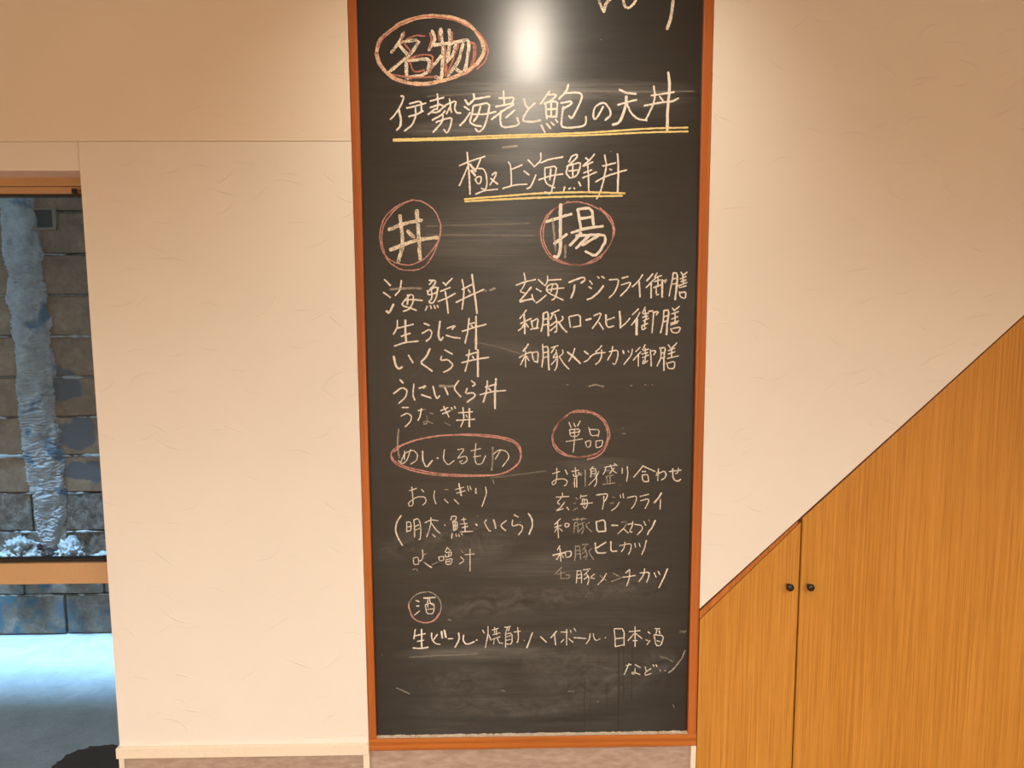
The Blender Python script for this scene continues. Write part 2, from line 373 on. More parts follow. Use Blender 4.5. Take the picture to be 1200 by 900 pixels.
def stain(nt, p, c):
    """three dark blue-grey paint stains on the block wall"""
    nz = N(nt, 'ShaderNodeTexNoise'); nz.inputs['Scale'].default_value = 9; nz.inputs['Detail'].default_value = 4; L(nt, p, nz.inputs['Vector'])
    m1 = N(nt, 'ShaderNodeVectorMath', operation='MULTIPLY_ADD'); L(nt, nz.outputs['Color'], m1.inputs[0]); m1.inputs[1].default_value = (.15, 0, .15); L(nt, p, m1.inputs[2])
    tot = None
    for px, py, rx, rz in ((76, 452, .075, .10), (92, 505, .10, .085), (78, 510, .07, .07), (98, 552, .11, .075), (82, 600, .05, .04), (20, 600, .09, .10)):
        x, z = at(px, py, YW)
        mp = N(nt, 'ShaderNodeMapping'); mp.inputs['Location'].default_value = (-(x + .075) / rx, 0, -(z + .075) / rz); mp.inputs['Scale'].default_value = (1 / rx, 0, 1 / rz)
        L(nt, m1.outputs[0], mp.inputs[0])
        ln = N(nt, 'ShaderNodeVectorMath', operation='LENGTH'); L(nt, mp.outputs[0], ln.inputs[0])
        k = ramp(nt, ln.outputs['Value'], [(.90, 1.0), (1.0, 0.0)])
        tot = k if tot is None else mth(nt, 'MAXIMUM', tot, k)
    return mixc(nt, mth(nt, 'MULTIPLY', tot, .85), c, (.060, .085, .105))
M_ground = rough_mat('alley_concrete', [(.30, (.38, .40, .41)), (.7, (.60, .62, .63))], 9, 1.0, .03)
M_block = rough_mat('grey_brown_block', [(.30, (.13, .075, .042)), (.55, (.27, .165, .10)), (.75, (.42, .29, .19))], 8, .9, .014, patch='stain')
M_stone = rough_mat('rough_aggregate', [(.36, (.05, .035, .025)), (.5, (.24, .17, .12)), (.64, (.46, .42, .37))], 24, 1.0, .035)
M_kerb = rough_mat('stained_base_block', [(.34, (.10, .07, .045)), (.5, (.22, .165, .12)), (.66, (.36, .32, .27))], 10, 1.0, .03, patch=((.05, .13, .17), 7, .47, .60))
M_mortar = rough_mat('pale_mortar', [(.35, (.16, .15, .14)), (.65, (.52, .52, .51))], 30, .8, .01)
M_column = rough_mat('blue_grey_render', [(.3, (.26, .25, .245)), (.7, (.50, .485, .47))], 14, .9, .014, patch=((.10, .17, .24), 5, .55, .62))
struct('ground_alley', B(-6, 4, .17, 4.2, ZG - .2, ZG), M_ground)
aw = struct('wall_alley', B(-6, 4, YW + .06, YW + .2, ZG, 3.4), M_mortar)
rows = [737, 697, 664, 623, 578, 534, 489, 442, 394, 346, 298, 248, 198, 146]
zs = [at(60, y, YW)[1] for y in rows]; zs[0] = ZG
joint_x = at(77, 715, YW)[0]
bw = .40
cache = {}
def block_mesh(wd, ht, m):
    k = (round(wd, 3), round(ht, 3), m.name)
    if k not in cache:
        bm = bmesh.new(); box(bm, -wd / 2, wd / 2, 0, .07, 0, ht, bev=.006)
        me = bpy.data.meshes.new('block'); bmesh.ops.recalc_face_normals(bm, faces=bm.faces[:]); bm.to_mesh(me); bm.free(); me.materials.append(m)
        cache[k] = me
    return cache[k]
for i in range(len(zs) - 1):
    z0, z1_ = zs[i], zs[i + 1]
    m = M_stone if i in (2, 3) else M_kerb if i < 2 else M_block
    off = joint_x + (bw / 2 if i % 2 else 0) - (.02 if i > 3 else 0)
    if i > 1: off = at(33, 450, YW)[0] + (.03 * (i % 3) - .03)
    for k in range(-4, 5):
        cxk = off + bw * (k + .5)
        o = bpy.data.objects.new('block', block_mesh(bw - .010, z1_ - z0 - .012, m)); C.objects.link(o)
        o.parent = aw; o.location = (cxk, YW + random.uniform(-.006, .006), z0 + .006)
    # squeezed-out mortar lip along each course
    if i:
        bm = bmesh.new(); rad = .0045 if i < 9 else .003
        xs_, prev = -3.8, None
        n = 190
        for q in range(n + 1):
            x = -3.9 + 2.9 * q / n
            h1 = noise.noise(Vector((x * 9, z0 * 7, 1))); h2 = noise.noise(Vector((x * 34, z0 * 3, 5)))
            h3 = noise.noise(Vector((x * 90, z0 * 3, 9))); r = max(.0006, rad * (.8 + 2.2 * h1 + 1.8 * h2 + .9 * h3)); zc = z0 + .006 * h1 + .005 * h2 - .4 * r
            ring = [bm.verts.new((x, YW + .004 - r * 1.8 * math.cos(a), zc + r * math.sin(a))) for a in (-1.4, -.7, 0, .7, 1.4)]
            if prev:
                for a in range(4): bm.faces.new((prev[a], prev[a + 1], ring[a + 1], ring[a]))
            prev = ring
        obj('mortar_joint', bm, M_mortar, aw, True)
# the lumpy column
def column():
    bm = bmesh.new()
    prof = [(146, -14, 33), (230, -10, 36), (285, -4, 42), (345, 1, 49), (392, 7, 53), (430, 11, 56), (455, 12, 57), (490, 15, 60), (515, 18, 66), (545, 22, 70), (575, 29, 72), (610, 34, 72), (636, 38, 69), (652, 42, 66)]
    pts = [(at(c0, y, YW - .05), at(c1, y, YW - .05)) for y, c0, c1 in prof]
    NR, NA = 620, 44; prev = None
    for q in range(NR + 1):
        t = q / NR * (len(pts) - 1); i = min(int(t), len(pts) - 2); f = t - i; f = f * f * (3 - 2 * f)
        x0 = pts[i][0][0] * (1 - f) + pts[i + 1][0][0] * f; x1 = pts[i][1][0] * (1 - f) + pts[i + 1][1][0] * f
        z = pts[i][0][1] * (1 - (t - i)) + pts[i + 1][0][1] * (t - i)
        ring = []
        for a in range(NA + 1):
            th = math.pi * a / NA
            nx = math.cos(th); ny = -math.sin(th)
            r = (x1 - x0) / 2
            v = Vector(((x0 + x1) / 2 + nx * r, 0, z))
            wob = noise.noise(Vector((v.x * 14, ny, z * 12))) * 1.6
            amp = .35 + .65 * min(1, max(0, (2.05 - z) / .35))
            d = noise.noise(Vector((v.x * 7 + ny * 3, 2, z * 9))) * .018 + (.5 - abs(noise.noise(Vector((nx * 1.6 + wob, ny * 1.4, z * 75 + wob)))) * 2) * .008 * amp + noise.noise(Vector((nx * 7, 4, z * 120))) * .006 * amp
            ring.append(bm.verts.new((v.x + nx * d, YW + .012 + ny * (r * .50 + d), z)))
        if prev:
            for a in range(NA): bm.faces.new((prev[a], prev[a + 1], ring[a + 1], ring[a]))
        prev = ring
    o = obj('mortar_column', bm, M_column, None, True)
    o['label'] = 'lumpy blue-grey mortar-coated column running down the block wall outside the window'; o['category'] = 'column'
    return o
col = column()
# crumbled mortar lumps at its foot
def lump(name, px, py, sx, sz, label, seed):
    x, z = at(px, py, YW - .06)
    bm = bmesh.new(); bmesh.ops.create_icosphere(bm, subdivisions=5, radius=1)
    for v in bm.verts:
        c = v.co.copy()
        d = 1 + .45 * noise.noise(c * 1.6 + Vector((seed, 0, 0))) + .38 * noise.noise(c * 4 + Vector((0, seed, 0))) + .26 * noise.noise(c * 9 + Vector((0, 0, seed))) + .12 * noise.noise(c * 22)
        v.co = Vector((c.x * sx * d, c.y * .055 * d, (c.z * (1 - .35 * abs(c.x))) * sz * d)) + Vector((x, YW - .03, z))
    o = obj(name, bm, M_mortar, None, True); o['label'] = label; o['category'] = 'mortar'; o['group'] = 'mortar lumps outside the window'
lump('mortar_lump', 20, 650, .085, .085, 'pale crumbled mortar lump left of the foot of the mortar column', 2.2)
lump('mortar_lump', 78, 652, .062, .075, 'pale crumbled mortar lump right of the foot of the mortar column', 8.1)
lump('mortar_lump', 122, 656, .09, .028, 'low pale mortar lump beside the window jamb, just over the middle rail', 5.5)
# square drain hole in the top of the wall
vt = thing('wall_vent', 'small dark square vent hole with a pale frame high in the block wall', 'vent', (at(54, 257, YW)[0], YW, at(54, 257, YW)[1]))
a0 = at(39.5, 270, YW); a1 = at(66, 244, YW); h0 = at(41, 267, YW); h1 = at(62, 246, YW)
bm = bmesh.new()
box(bm, a0[0], a1[0], YW - .02, YW + .0, a0[1], h0[1]); box(bm, a0[0], a1[0], YW - .012, YW, h1[1], a1[1])
box(bm, a0[0], h0[0], YW - .012, YW, h0[1], h1[1]); box(bm, h1[0], a1[0], YW - .012, YW, h0[1], h1[1])
obj('vent_frame', bm, plain('brown_vent', (.22, .15, .11), .8), vt)
obj('vent_opening', B(h0[0], h1[0], YW - .007, YW - .003, h0[1], h1[1]), M_dark, vt)['label'] = 'black opening of the vent'
# dark patch standing in for a shadow on the ground near the glass
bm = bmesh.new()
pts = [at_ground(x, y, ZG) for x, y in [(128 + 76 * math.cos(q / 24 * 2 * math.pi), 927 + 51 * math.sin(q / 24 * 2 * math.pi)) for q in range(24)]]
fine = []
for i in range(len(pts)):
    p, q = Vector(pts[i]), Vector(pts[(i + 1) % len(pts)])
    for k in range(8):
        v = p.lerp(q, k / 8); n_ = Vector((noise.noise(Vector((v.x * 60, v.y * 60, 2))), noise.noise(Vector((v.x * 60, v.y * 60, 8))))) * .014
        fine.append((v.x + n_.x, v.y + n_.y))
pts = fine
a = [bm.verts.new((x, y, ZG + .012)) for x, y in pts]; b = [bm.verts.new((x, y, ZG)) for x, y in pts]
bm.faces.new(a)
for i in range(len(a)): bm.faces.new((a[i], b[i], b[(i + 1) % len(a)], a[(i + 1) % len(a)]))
o = obj('ground_shadow_patch', bm, plain('shadow_black', (.016, .015, .015), .9)); o['label'] = 'dark rounded patch in place of a shadow on the ground just outside the glass'; o['category'] = 'painted shadow'
# unseen eaves added to shade the upper block wall and the near ground
struct('added_eave_near', B(-6, 4, .17, .98, 2.62, 2.74), M_capw)
struct('added_eave_far', B(-6, 4, 1.42, 2.2, 2.45, 2.55), M_block)

# ------------------------------------------------------------------ sloping cupboard
cab = thing('understairs_cupboard', 'light oak cupboard under the sloping wall right of the blackboard', 'cupboard', (XF1 + .5, 0, 0))
xg = (at(939.8, 607)[0] + at(928.4, 900)[0]) / 2
lip = .010
def strip(x0, x1, o0a, o0b, o1a, o1b, y0, y1):
    return PR([(x0, zdiag(x0, o0b)), (x1, zdiag(x1, o1b)), (x1, zdiag(x1, o1a)), (x0, zdiag(x0, o0a))], y0, y1)
XE = XR
obj('shadow_strip', strip(XF1 + .001, min(XE, (ZC - D0[1]) / sl + D0[0]), -.001, -lip, -.001, -lip * .6, .004, .05), M_gap_shade, cab)['label'] = 'dark red-brown strip standing in for the shadow line along the slope'  # dark colour stands in for the shadow line between wall and cupboard
obj('wedge_strip', strip(XF1 + .001, xg - .01, -lip, -.032, -lip * .6, -.0145, .003, .05), M_oakstrip, cab)['label'] = 'narrow reddish strip tapering up the slope'
def door(x0, x1, o0, o1, kx, ky):
    xt = min(x1, (ZC - .01 - D0[1]) / sl + D0[0])
    pts = [(x0, .02), (x1, .02)]
    if xt < x1: pts += [(x1, ZC - .01), (xt, ZC - .01)]
    else: pts += [(x1, zdiag(x1, o1))]
    pts += [(x0, zdiag(x0, o0))]
    d = obj('door', PR(pts, 0, .022, bev=.0012), M_oak, cab)
    kxw, kzw = at(kx, ky, -.012)
    bm = bmesh.new()
    prof = [(.0045, 0), (.0045, .008), (.0075, .011), (.0098, .016), (.0102, .020), (.0088, .0235), (.0045, .0255), (0, .026)]
    bmesh.ops.create_circle(bm, segments=6, radius=.001)
    bm.clear(); S = 28; prev = None
    for r, y in prof:
        ring = [bm.verts.new((kxw + max(r, .0002) * math.cos(2 * math.pi * k / S), -y, kzw + max(r, .0002) * math.sin(2 * math.pi * k / S))) for k in range(S)]
        if prev:
            for k in range(S): bm.faces.new((prev[k], prev[(k + 1) % S], ring[(k + 1) % S], ring[k]))
        prev = ring
    k = obj('knob', bm, M_black, None, True); k.parent = d
    k.matrix_parent_inverse = Matrix.Identity(4)
    k['label'] = 'small round black knob'
    return d
door(XF1 + .0015, xg - .0022, -.0345, -.0165, 925, 687.5)
door(xg + .0022, XE, -.0085, -.0085, 949, 687.5)

# ------------------------------------------------------------------ blackboard
X0 = (at(419, 0, YB - .008)[0] + at(441, 860, YB - .008)[0]) / 2
X1 = (at(824.5, 0, YB - .008)[0] + at(804, 858, YB - .008)[0]) / 2
ZB0 = at(620, 861, YB - .008)[1]
ZTOP = 2.44
M_board = board_mat()
bb = thing('blackboard', 'tall blackboard in an orange wood frame covered with a chalk menu', 'blackboard', ((XF0 + XF1) / 2, YB, ZBF0))
SY = YB - .008                                        # face of the writing surface
obj('writing_surface', B(X0 - .01, X1 + .01, SY, YB - .001, ZB0 - .01, ZTOP - .01), M_board, bb)
FY = -.003
obj('frame_stile', B(XF0 + .0015, X0, FY, YB - .001, ZB0 - .004, ZTOP, bev=.0015), M_frame_v, bb)
obj('frame_stile', B(X1, XF1 - .0015, FY, YB - .001, ZB0 - .004, ZTOP, bev=.0015), M_frame_v, bb)
obj('top_rail', B(X0, X1, FY, YB - .001, ZTOP - .03, ZTOP, bev=.0015), M_frame_h, bb)
zl = at(620, 863.5, FY - .004)[1]
obj('chalk_ledge', B(XF0 + .0015, XF1 - .0015, FY - .004, YB - .001, ZBF0, zl, bev=.002), M_frame_h, bb)
bm = bmesh.new(); n = 160; prev = None
for q in range(n + 1):
    x = X0 + (X1 - X0) * q / n; hgt = .0004 + .0016 * max(0, noise.noise(Vector((x * 30, 0, 0)))) + .0012 * noise.noise(Vector((x * 120, 3, 0)))
    ring = [bm.verts.new((x, y, zl + z)) for y, z in ((FY - .001, .0002), (FY + .004, hgt * .8), (SY - .001, hgt * 1.6), (SY - .0002, hgt * 2.2))]
    if prev:
        for a in range(3): bm.faces.new((prev[a], prev[a + 1], ring[a + 1], ring[a]))
    prev = ring
dm = chalk('chalk_dust', (.85, .76, .62), .30, .55, .9)
o = obj('chalk_dust', bm, dm, bb, True); o['label'] = 'white chalk dust lying along the ledge'

# chalk writing: pen strokes measured on the photograph, drawn as ribbons lying on the board
depth = [0]
def ribbon(bm, pts, wd):
    if len(pts) == 1: pts = [pts[0], (pts[0][0] + wd * .5, pts[0][1] - wd * .4)]
    # round the corners a little
    if len(pts) > 2:
        q = [pts[0]]
        for i in range(len(pts) - 1):
            a, b = pts[i], pts[i + 1]
            if i > 0: q.append((a[0] * .8 + b[0] * .2, a[1] * .8 + b[1] * .2))
            if i < len(pts) - 2: q.append((a[0] * .2 + b[0] * .8, a[1] * .2 + b[1] * .8))
        q.append(pts[-1]); pts = q
    # resample for an uneven edge
    out = []
    for i in range(len(pts) - 1):
        a, b = pts[i], pts[i + 1]; d = math.hypot(b[0] - a[0], b[1] - a[1]); k = max(1, int(d / (wd * 1.2)))
        for j in range(k): out.append((a[0] + (b[0] - a[0]) * j / k, a[1] + (b[1] - a[1]) * j / k))
    out.append(pts[-1]); pts = out; n = len(pts)
    depth[0] = (depth[0] + 1) % 40
    y = SY - .00025 - depth[0] * .000012
    prev = None; ph = random.random() * 9
    for i in range(n):
        a = pts[max(0, i - 1)]; b = pts[min(n - 1, i + 1)]
        tx, tz = b[0] - a[0], b[1] - a[1]; l = math.hypot(tx, tz) or 1e-6; tx /= l; tz /= l
        hw = wd / 2 * (1 + .22 * noise.noise(Vector((i * .8, ph, 0))))
        hl = hw * (1 + .2 * random.uniform(-1, 1)); hr = hw * (1 + .2 * random.uniform(-1, 1))
        x, z = pts[i]
        def add(xc, zc, s):
            return (bm.verts.new((xc - tz * hl * s, y, zc + tx * hl * s)), bm.verts.new((xc + tz * hr * s, y, zc - tx * hr * s)))
        if i == 0:
            prev = add(x - tx * hw * .7, z - tz * hw * .7, .45)
        cur = add(x, z, 1.0)
        bm.faces.new((prev[0], prev[1], cur[1], cur[0])); prev = cur
        if i == n - 1:
            cur = add(x + tx * hw * .7, z + tz * hw * .7, .45)
            bm.faces.new((prev[0], prev[1], cur[1], cur[0]))
def write(name, label, parts):
    """parts: (ox, oy, scale, width_px, chalk, 'x,y x,y;...') with x,y in tenths of a magnified crop"""
    bm = bmesh.new(); used = []; slot = []
    for ox, oy, s, wpx, ck, txt in parts:
        if ck == 'w' and wpx <= 1.45: ck = 't'
        sx, sy = s if isinstance(s, tuple) else (s, s)
        if ck not in used: used.append(ck)
        for st in txt.split(';'):
            st = st.strip()
            if not st: continue
            wl_ = wpx
            if st[0] == '*': k, st = st[1:].split(' ', 1); wl_ = float(k)
            pts = [tuple(float(v) for v in q.split(',')) for q in st.split()]
            pts = [at(ox + 10 * x / sx, oy + 10 * z / sy, SY) for x, z in pts]
            ribbon(bm, pts, wl_ * WK * 2.02 / F)
        slot.append((len(bm.faces), used.index(ck)))
    o = obj(name, bm, None, bb); o['label'] = label
    for ck in used: o.data.materials.append(CH[ck])
    for i, p in enumerate(o.data.polygons):
        p.material_index = next(k for n, k in slot if i < n)
    if name == 'chalk_smudge': o['kind'] = 'stuff'
WK = 1.0
TEXTS = [
('chalk_writing', 'heavy chalk heading in two characters, white doubled with red', [
 (435,10,8,3.6,'g','30,24 27,31 19,41;26,32 46,29 40,39 33,46 15,61;26,34 34,43;33,50 33,65;34,49 52,47 55,50 52,62 34,65;57,21 60,28 57,34 54,39;59,34 78,32;65,19 67,34 67,50 66,64;56,56 66,44;73,20 74,33 71,48;74,33 90,29 92,33 89,55 86,61 80,57;79,33 78,42 71,50;86,33 82,50 72,63;60,64 66,66'),
 (435,10,8,1.9,'r','31,22 28,31;30,32 38,41;33,29 42,25 50,26;35,47 48,43 58,44 57,52 55,60;36,50 40,60 50,58;20,62 36,65 60,64;55,23 57,30 54,37;63,21 64,30;76,22 76,31;69,36 70,48;82,34 76,50 71,62;*3.2 93,32 97,33 97,45 94,55;*3 70,52 70,63;95,57 88,62 80,62')]),
('chalk_ring', 'thick peach chalk oval round the top heading', [
 (435,10,8,4.2,'p','5,42 7,31 15,23 28,14 45,8 62,7 78,9 90,14 99,22 105,32 106,42 101,50 93,57 82,63 66,68 50,71 35,70 22,66 12,58 7,50 5,42'),
 (435,10,8,1.8,'r','98,20 107,30 110,40 107,50 99,57;6,36 14,24 30,13 48,7 62,8 80,11 92,18')]),
('chalk_writing', 'white chalk dish name in nine characters above the long yellow line', [
 (450,90,12,1.9,'w','24,27 28,28 26,36 20,47 14,55 9,60;*2.4 21,47 24,60 23,70 18,75;36,38 51,34 53,40;32,44 45,41 59,37;35,56 46,53 55,48;52,36 53,49;44,41 45,55 40,68 29,76;75,24 76,35 75,46;65,34 84,29;65,43 72,41 77,40;62,53 70,46 75,45;66,50 76,50 84,42;68,61 82,53 86,48;76,38 86,42;92,31 94,40 88,52;86,40 102,33 99,44 102,51 108,51;93,43 95,50;73,64 84,60 96,57 94,68 89,80 84,74;83,54 82,64 69,78'),
 (530,90,10,2.1,'w','15,27 19,33;14,35 20,39;9,57 15,51 21,42;25,20 26,26 20,32;27,26 44,23;25,34 44,30 42,45 37,60 31,65 27,61;25,34 23,44 20,53 26,57 34,58;23,44 38,44 51,41;33,35 30,46 25,52;60,17 61,32;55,25 62,25 73,24 70,31;51,35 62,33 72,31;72,33 62,38 46,50;57,40 56,50 58,60 79,57 76,48;73,39 63,48;84,26 86,34 90,38;97,31 89,38 83,48 83,52 93,53 103,51'),
 (620,90,12,2.1,'w','29,20 22,30 16,38;27,25 40,25 32,33 21,38;23,37 24,50 25,59;24,36 40,34 39,50 38,57;25,46 38,45;31,35 31,56;25,56 38,56;17,68 22,78;25,66 30,73;31,64 35,68;37,60 40,64;55,11 53,20 42,31;50,23 70,22 75,26 72,36 64,52 60,59 56,55;45,37 60,34 60,38 48,45;48,42 46,58 45,70 55,72 75,70 80,66 80,56;104,42 98,54 92,61 90,54 92,43 100,37 107,37 114,46 115,54 107,61'),
 (700,80,10,2.1,'w','26,25 34,29 45,30;24,43 34,40 46,37;*3 34,33 33,45 28,60 24,65 18,66;34,40 39,52 48,60 58,61;66,21 68,32 65,44 57,60;63,32 78,30 90,28;55,44 75,40 88,39 95,35;73,33 77,38;*3.2 83,5 85,20 83,40 82,58 82,72')]),
('chalk_underline', 'long double yellow chalk line', [(0,0,10,2.0,'y','461,163.5 520,162 580,159 640,157.5 700,155 760,150.5 806,149.5;461,165 540,163.5 600,161 700,158 760,155 806,154')]),
('chalk_writing', 'white chalk dish name in five characters above the short yellow line', [
 (530,165,12,1.7,'w','*2 21,16 22,30 24,50 25,75;10,35 24,29 46,22;23,33 16,50 10,63;*2.4 25,33 33,43;*2.8 27,42 32,49;40,25 35,38 33,40;36,39 44,39 48,48 49,60 47,69 41,67;32,54 36,61 40,59 41,50 35,51 32,55;56,48 62,43 61,50 53,62;54,53 64,61;33,75 45,70 64,68;79,30 82,34 83,48 83,62;84,40 98,34;71,67 88,62 105,61'),
 (600,170,8.571,1.8,'w','16,15 22,21;12,26 17,30;15,44 19,42 24,30;29,8 29,16 22,22;29,18 38,14 51,12;33,23 45,21 43,32 39,50 33,47;33,23 33,38 43,43;27,35 38,31 51,29;39,24 38,35;57,17 60,11 66,9 65,13 55,22;56,22 54,28 58,33;56,21 69,17 68,24 65,31 59,33;61,20 61,31;57,26 67,25;52,46 53,42;57,44 59,43;62,43 63,44;67,37 69,41;74,13 78,16;83,9 78,15 71,21;72,21 81,17;72,28 80,25;71,33 85,27;76,20 77,33 77,47;93,10 95,20 92,35 89,47 85,54;91,21 104,18;84,37 95,31 115,25;98,24 100,25;*2.2 106,9 107,25 106,47')]),
('chalk_underline', 'short double yellow chalk line', [(0,0,10,2.1,'y','544.5,233.5 580,230.5 630,226.5 680,225 732,226.5;545,236 600,233 660,230.5 729,229.5')]),
('chalk_writing', 'large white chalk rice bowl character in the left red ring', [
 (430,170,5.4545,4.0,'g','21,45 22,53 23,64 20,75;14,54 24,50 35,48;26,55 30,59;15,67 30,61 45,59;*4.4 32,42 33,58 34,73')]),
('chalk_ring', 'double red chalk ring on the left', [
 (430,170,5.4545,1.3,'k','26,36 18,41 11,50 9,60 12,72 20,76 28,77 37,73 45,63 48,53 44,42 36,36 28,35;30,35 20,38 11,46 8,56 9,66 14,75 22,80 32,80 38,77 43,69 47,58 47,52')]),
('chalk_writing', 'large white chalk character for fried dishes in the right red ring', [
 (600,170,5.4545,3.1,'w','*3.8 31,38 31,55 31,68 29,72 27,71;22,49 38,44;27,63 35,57;42,41 44,53;42,41 51,40 52,51;43,47 51,46;38,56 48,53 58,52;44,56 41,60 37,64;41,58 59,57 60,61 56,68 53,71 47,68;49,58 41,66;55,58 45,64'),
 (600,170,5.4545,2.5,'f','26,47 27,58 28,68;34,64 34,72')]),
('chalk_ring', 'double red chalk ring on the right', [
 (600,170,5.4545,1.4,'k','36,36 25,42 20,52 20,62 25,71 35,76 45,77 57,71 64,62 65,52 59,43 50,38 41,36 34,37 23,43 18,54 19,63 24,72 33,76 44,77 55,74 62,65 66,56 64,47 56,40')]),
('chalk_writing', 'first chalk line of the left menu list', [
 (440,310,8.571,1.8,'w','9,15 15,21;8,28 15,33;*2.6 11,47 14,49 18,40;26,16 25,25 20,31;34,31 29,36 26,41 36,44 41,46;32,31 38,30 38,38 34,45 28,47;29,36 36,35 47,36;33,31 32,40;58,16 54,20;54,16 61,16 58,22 53,27;52,26 53,31 62,28 62,22 55,25;56,23 57,34 53,38 58,39 61,33;63,23 61,33;52,42 50,46;55,41 56,44;59,41 60,44;62,41 63,43;68,18 71,21;77,14 71,20;65,27 75,23;63,37 71,34 80,29;70,27 72,38 73,49;87,15 89,25 88,38 87,45;87,25 97,20;81,38 95,31 109,25;93,25 95,28;*2.3 97,10 99,25 101,40 102,49'),
 (440,310,8.571,2.6,'f','15,25 27,24 46,24;109,26 111,27;115,26 120,24')]),
('chalk_writing', 'second chalk line of the left menu list', [
 (440,310,8.571,1.8,'w','22,56 22,63 18,70;22,64 38,60;*2.4 30,56 30,68 31,77;26,72 35,69;19,82 30,78 43,77;49,59 54,61;47,69 54,65 57,68 55,74 51,77;*2.2 65,57 63,70 65,77 68,73;72,64 81,61 77,65;71,71 77,73 85,74;94,54 93,66 90,79;93,60 101,58;87,67 100,63 111,60;96,61 98,63;*2.4 101,52 101,70 101,85')]),
('chalk_writing', 'third chalk line of the left menu list', [
 (450,395,8,1.8,'w','*2.4 9,18 11,27 14,30 17,28;23,17 27,24;*2.2 43,11 40,18 34,24 40,28 45,32;57,12 64,16;54,18 53,22 60,21 65,26 62,30 56,33;80,12 79,22 76,32;77,17 88,14;73,24 85,21 98,19;83,18 84,20;*2.4 88,12 88,25 88,37')]),
('chalk_writing', 'fourth chalk line of the left menu list, partly smeared', [
 (450,395,8,1.8,'w','15,40 18,43;9,53 17,47 22,50 20,57 14,62;28,44 27,55 29,59;33,48 40,45 37,48;35,54 44,57;46,46 48,55 50,58 52,55;57,47 60,54;70,41 65,48 72,56;82,41 86,44 83,46;78,48 76,53 84,52 86,55 78,61;97,41 96,52 93,61;95,47 105,44;90,54 102,51 114,50;98,48 100,50;*2.3 105,39 104,52 104,67'),
 (450,395,8,3,'f','52,46 58,46 65,46')]),
('chalk_writing', 'fifth chalk line of the left menu list, partly rubbed out', [
 (450,395,8,1.5,'w','17,66 23,66;16,74 22,71 26,74 25,79 20,84;32,69 36,68;35,67 34,74 32,78;53,69 60,66;55,72 62,69;56,65 61,75;63,66 64,68;66,65 67,67;74,66 75,77 72,84;70,71 83,70;68,78 85,77;77,73 78,75;*2 80,67 80,77 80,84'),
 (450,395,8,1.2,'f','36,68 39,68;43,71 46,72;40,74 41,80 38,82 37,79 41,79 46,81;57,80 62,83;37,82 40,81')]),
('chalk_writing', 'thin chalk heading inside the long red oval', [
 (450,500,7.0588,1.2,'w','17,20 17,27;12,28 15,31 19,28 22,19;14,29 17,22 24,19 28,23 27,28 22,31;*1.7 32,20 32,28 35,34 40,28;*2 44,26 44.6,26;50,19 49,27 53,32 58,28;61,19 67,18 61,26;61,26 68,24 69,28 65,31 62,29 65,28;76,14 75,24 76,31 81,31 84,24;72,20 80,18;74,25 80,24;92,27 96,20;90,23 95,19 101,20 104,25 98,33'),
 (450,500,7.0588,2.0,'f','12,2 11,17 13,26;90,17 90,28 89,36')]),
('chalk_ring', 'long red chalk oval', [
 (450,500,7.0588,1.5,'k','8,21 15,15 30,10 50,7 70,6 90,7 105,10 112,15 114,22 112,30 104,37 93,40 78,41 60,41 42,40 25,37 11,32 6,27 6,21 9,18;10,17 25,11 45,7 70,7 95,9 108,13 113,20 113,28 106,35 95,40 70,40 45,39 20,34 9,29 6,24')]),
('chalk_writing', 'thin chalk line just under the long red oval', [
 (450,500,7.0588,1.2,'w','21,53 27,51;23,50 24,60 24,65 21,66 20,63 27,58 34,58 35,62 32,65;31,52 33,54;42,53 41,58 43,64;50,60 53,63;59,52 66,50;60,55 67,53;*1.8 62,47 64,57;69,49 70,53;71,49 72,52;58,60 62,64;*1.6 76,51 76,55;84,50 85,55 81,66'),
 (450,500,7.0588,1.3,'f','50,52 53,52;90,44 91,47')]),
('chalk_writing', 'chalk line in round brackets', [
 (455,595,12,1.3,'w','*1.8 18,11 12,20 10,30 13,41 20,53;26,20 26,34;26,20 32,20 32,32 27,33;27,27 31,26;36,17 37,28 37,41;36,17 42,15 45,22 46,35 45,44 43,45;38,26 43,24;39,31 44,29;52,21 60,17 70,18;60,14 60,22 57,33 54,41;61,22 67,31 73,36;62,37 66,41;79,24 80,25;89,12 96,12 95,17 90,19;89,13 88,17;91,20 92,31;91,20 97,19 97,30 92,32;94,20 94,31;92,25 97,25;90,36 89,43;95,37 96,40;99,37 100,40;103,36 104,38;106,14 107,22;103,17 109,16;101,23 111,22;108,23 108,33;104,28 112,26;101,34 119,33'),
 (540,595,12,1.4,'w','*1.8 21,23 23,25;36,17 33,20 37,28 40,33 42,32;*1.9 46,17 48,22 49,29;64,18 56,24 58,28 63,32;75,10 81,13;73,17 72,23 73,26 82,23 87,26 86,32 81,38;*1.9 95,8 100,15 101,25 96,37')]),
('chalk_writing', 'last chalk line of the left column, half rubbed out', [
 (455,595,12,1.1,'w','35,71 36,80 43,79;35,71 42,69 43,78;48,59 49,70 46,75 44,74;*1.6 52,78 56,81 61,84;71,69 72,75 78,74 78,68 72,69;83,56 80,62;84,57 88,61;80,66 81,70;81,63 89,62 88,68 82,69;85,62 85,68;82,73 90,71 89,79 81,80 81,73;82,76 88,75;102,69 106,73;100,79 106,75;108,66 121,65;115,58 115,72 115,89'),
 (455,595,12,1.3,'f','50,66 53,65;102,59 105,63;34,87 38,86;40,86 41,89;50,76 57,82;62,80 70,76')]),
('chalk_writing', 'first chalk line of the right menu list', [
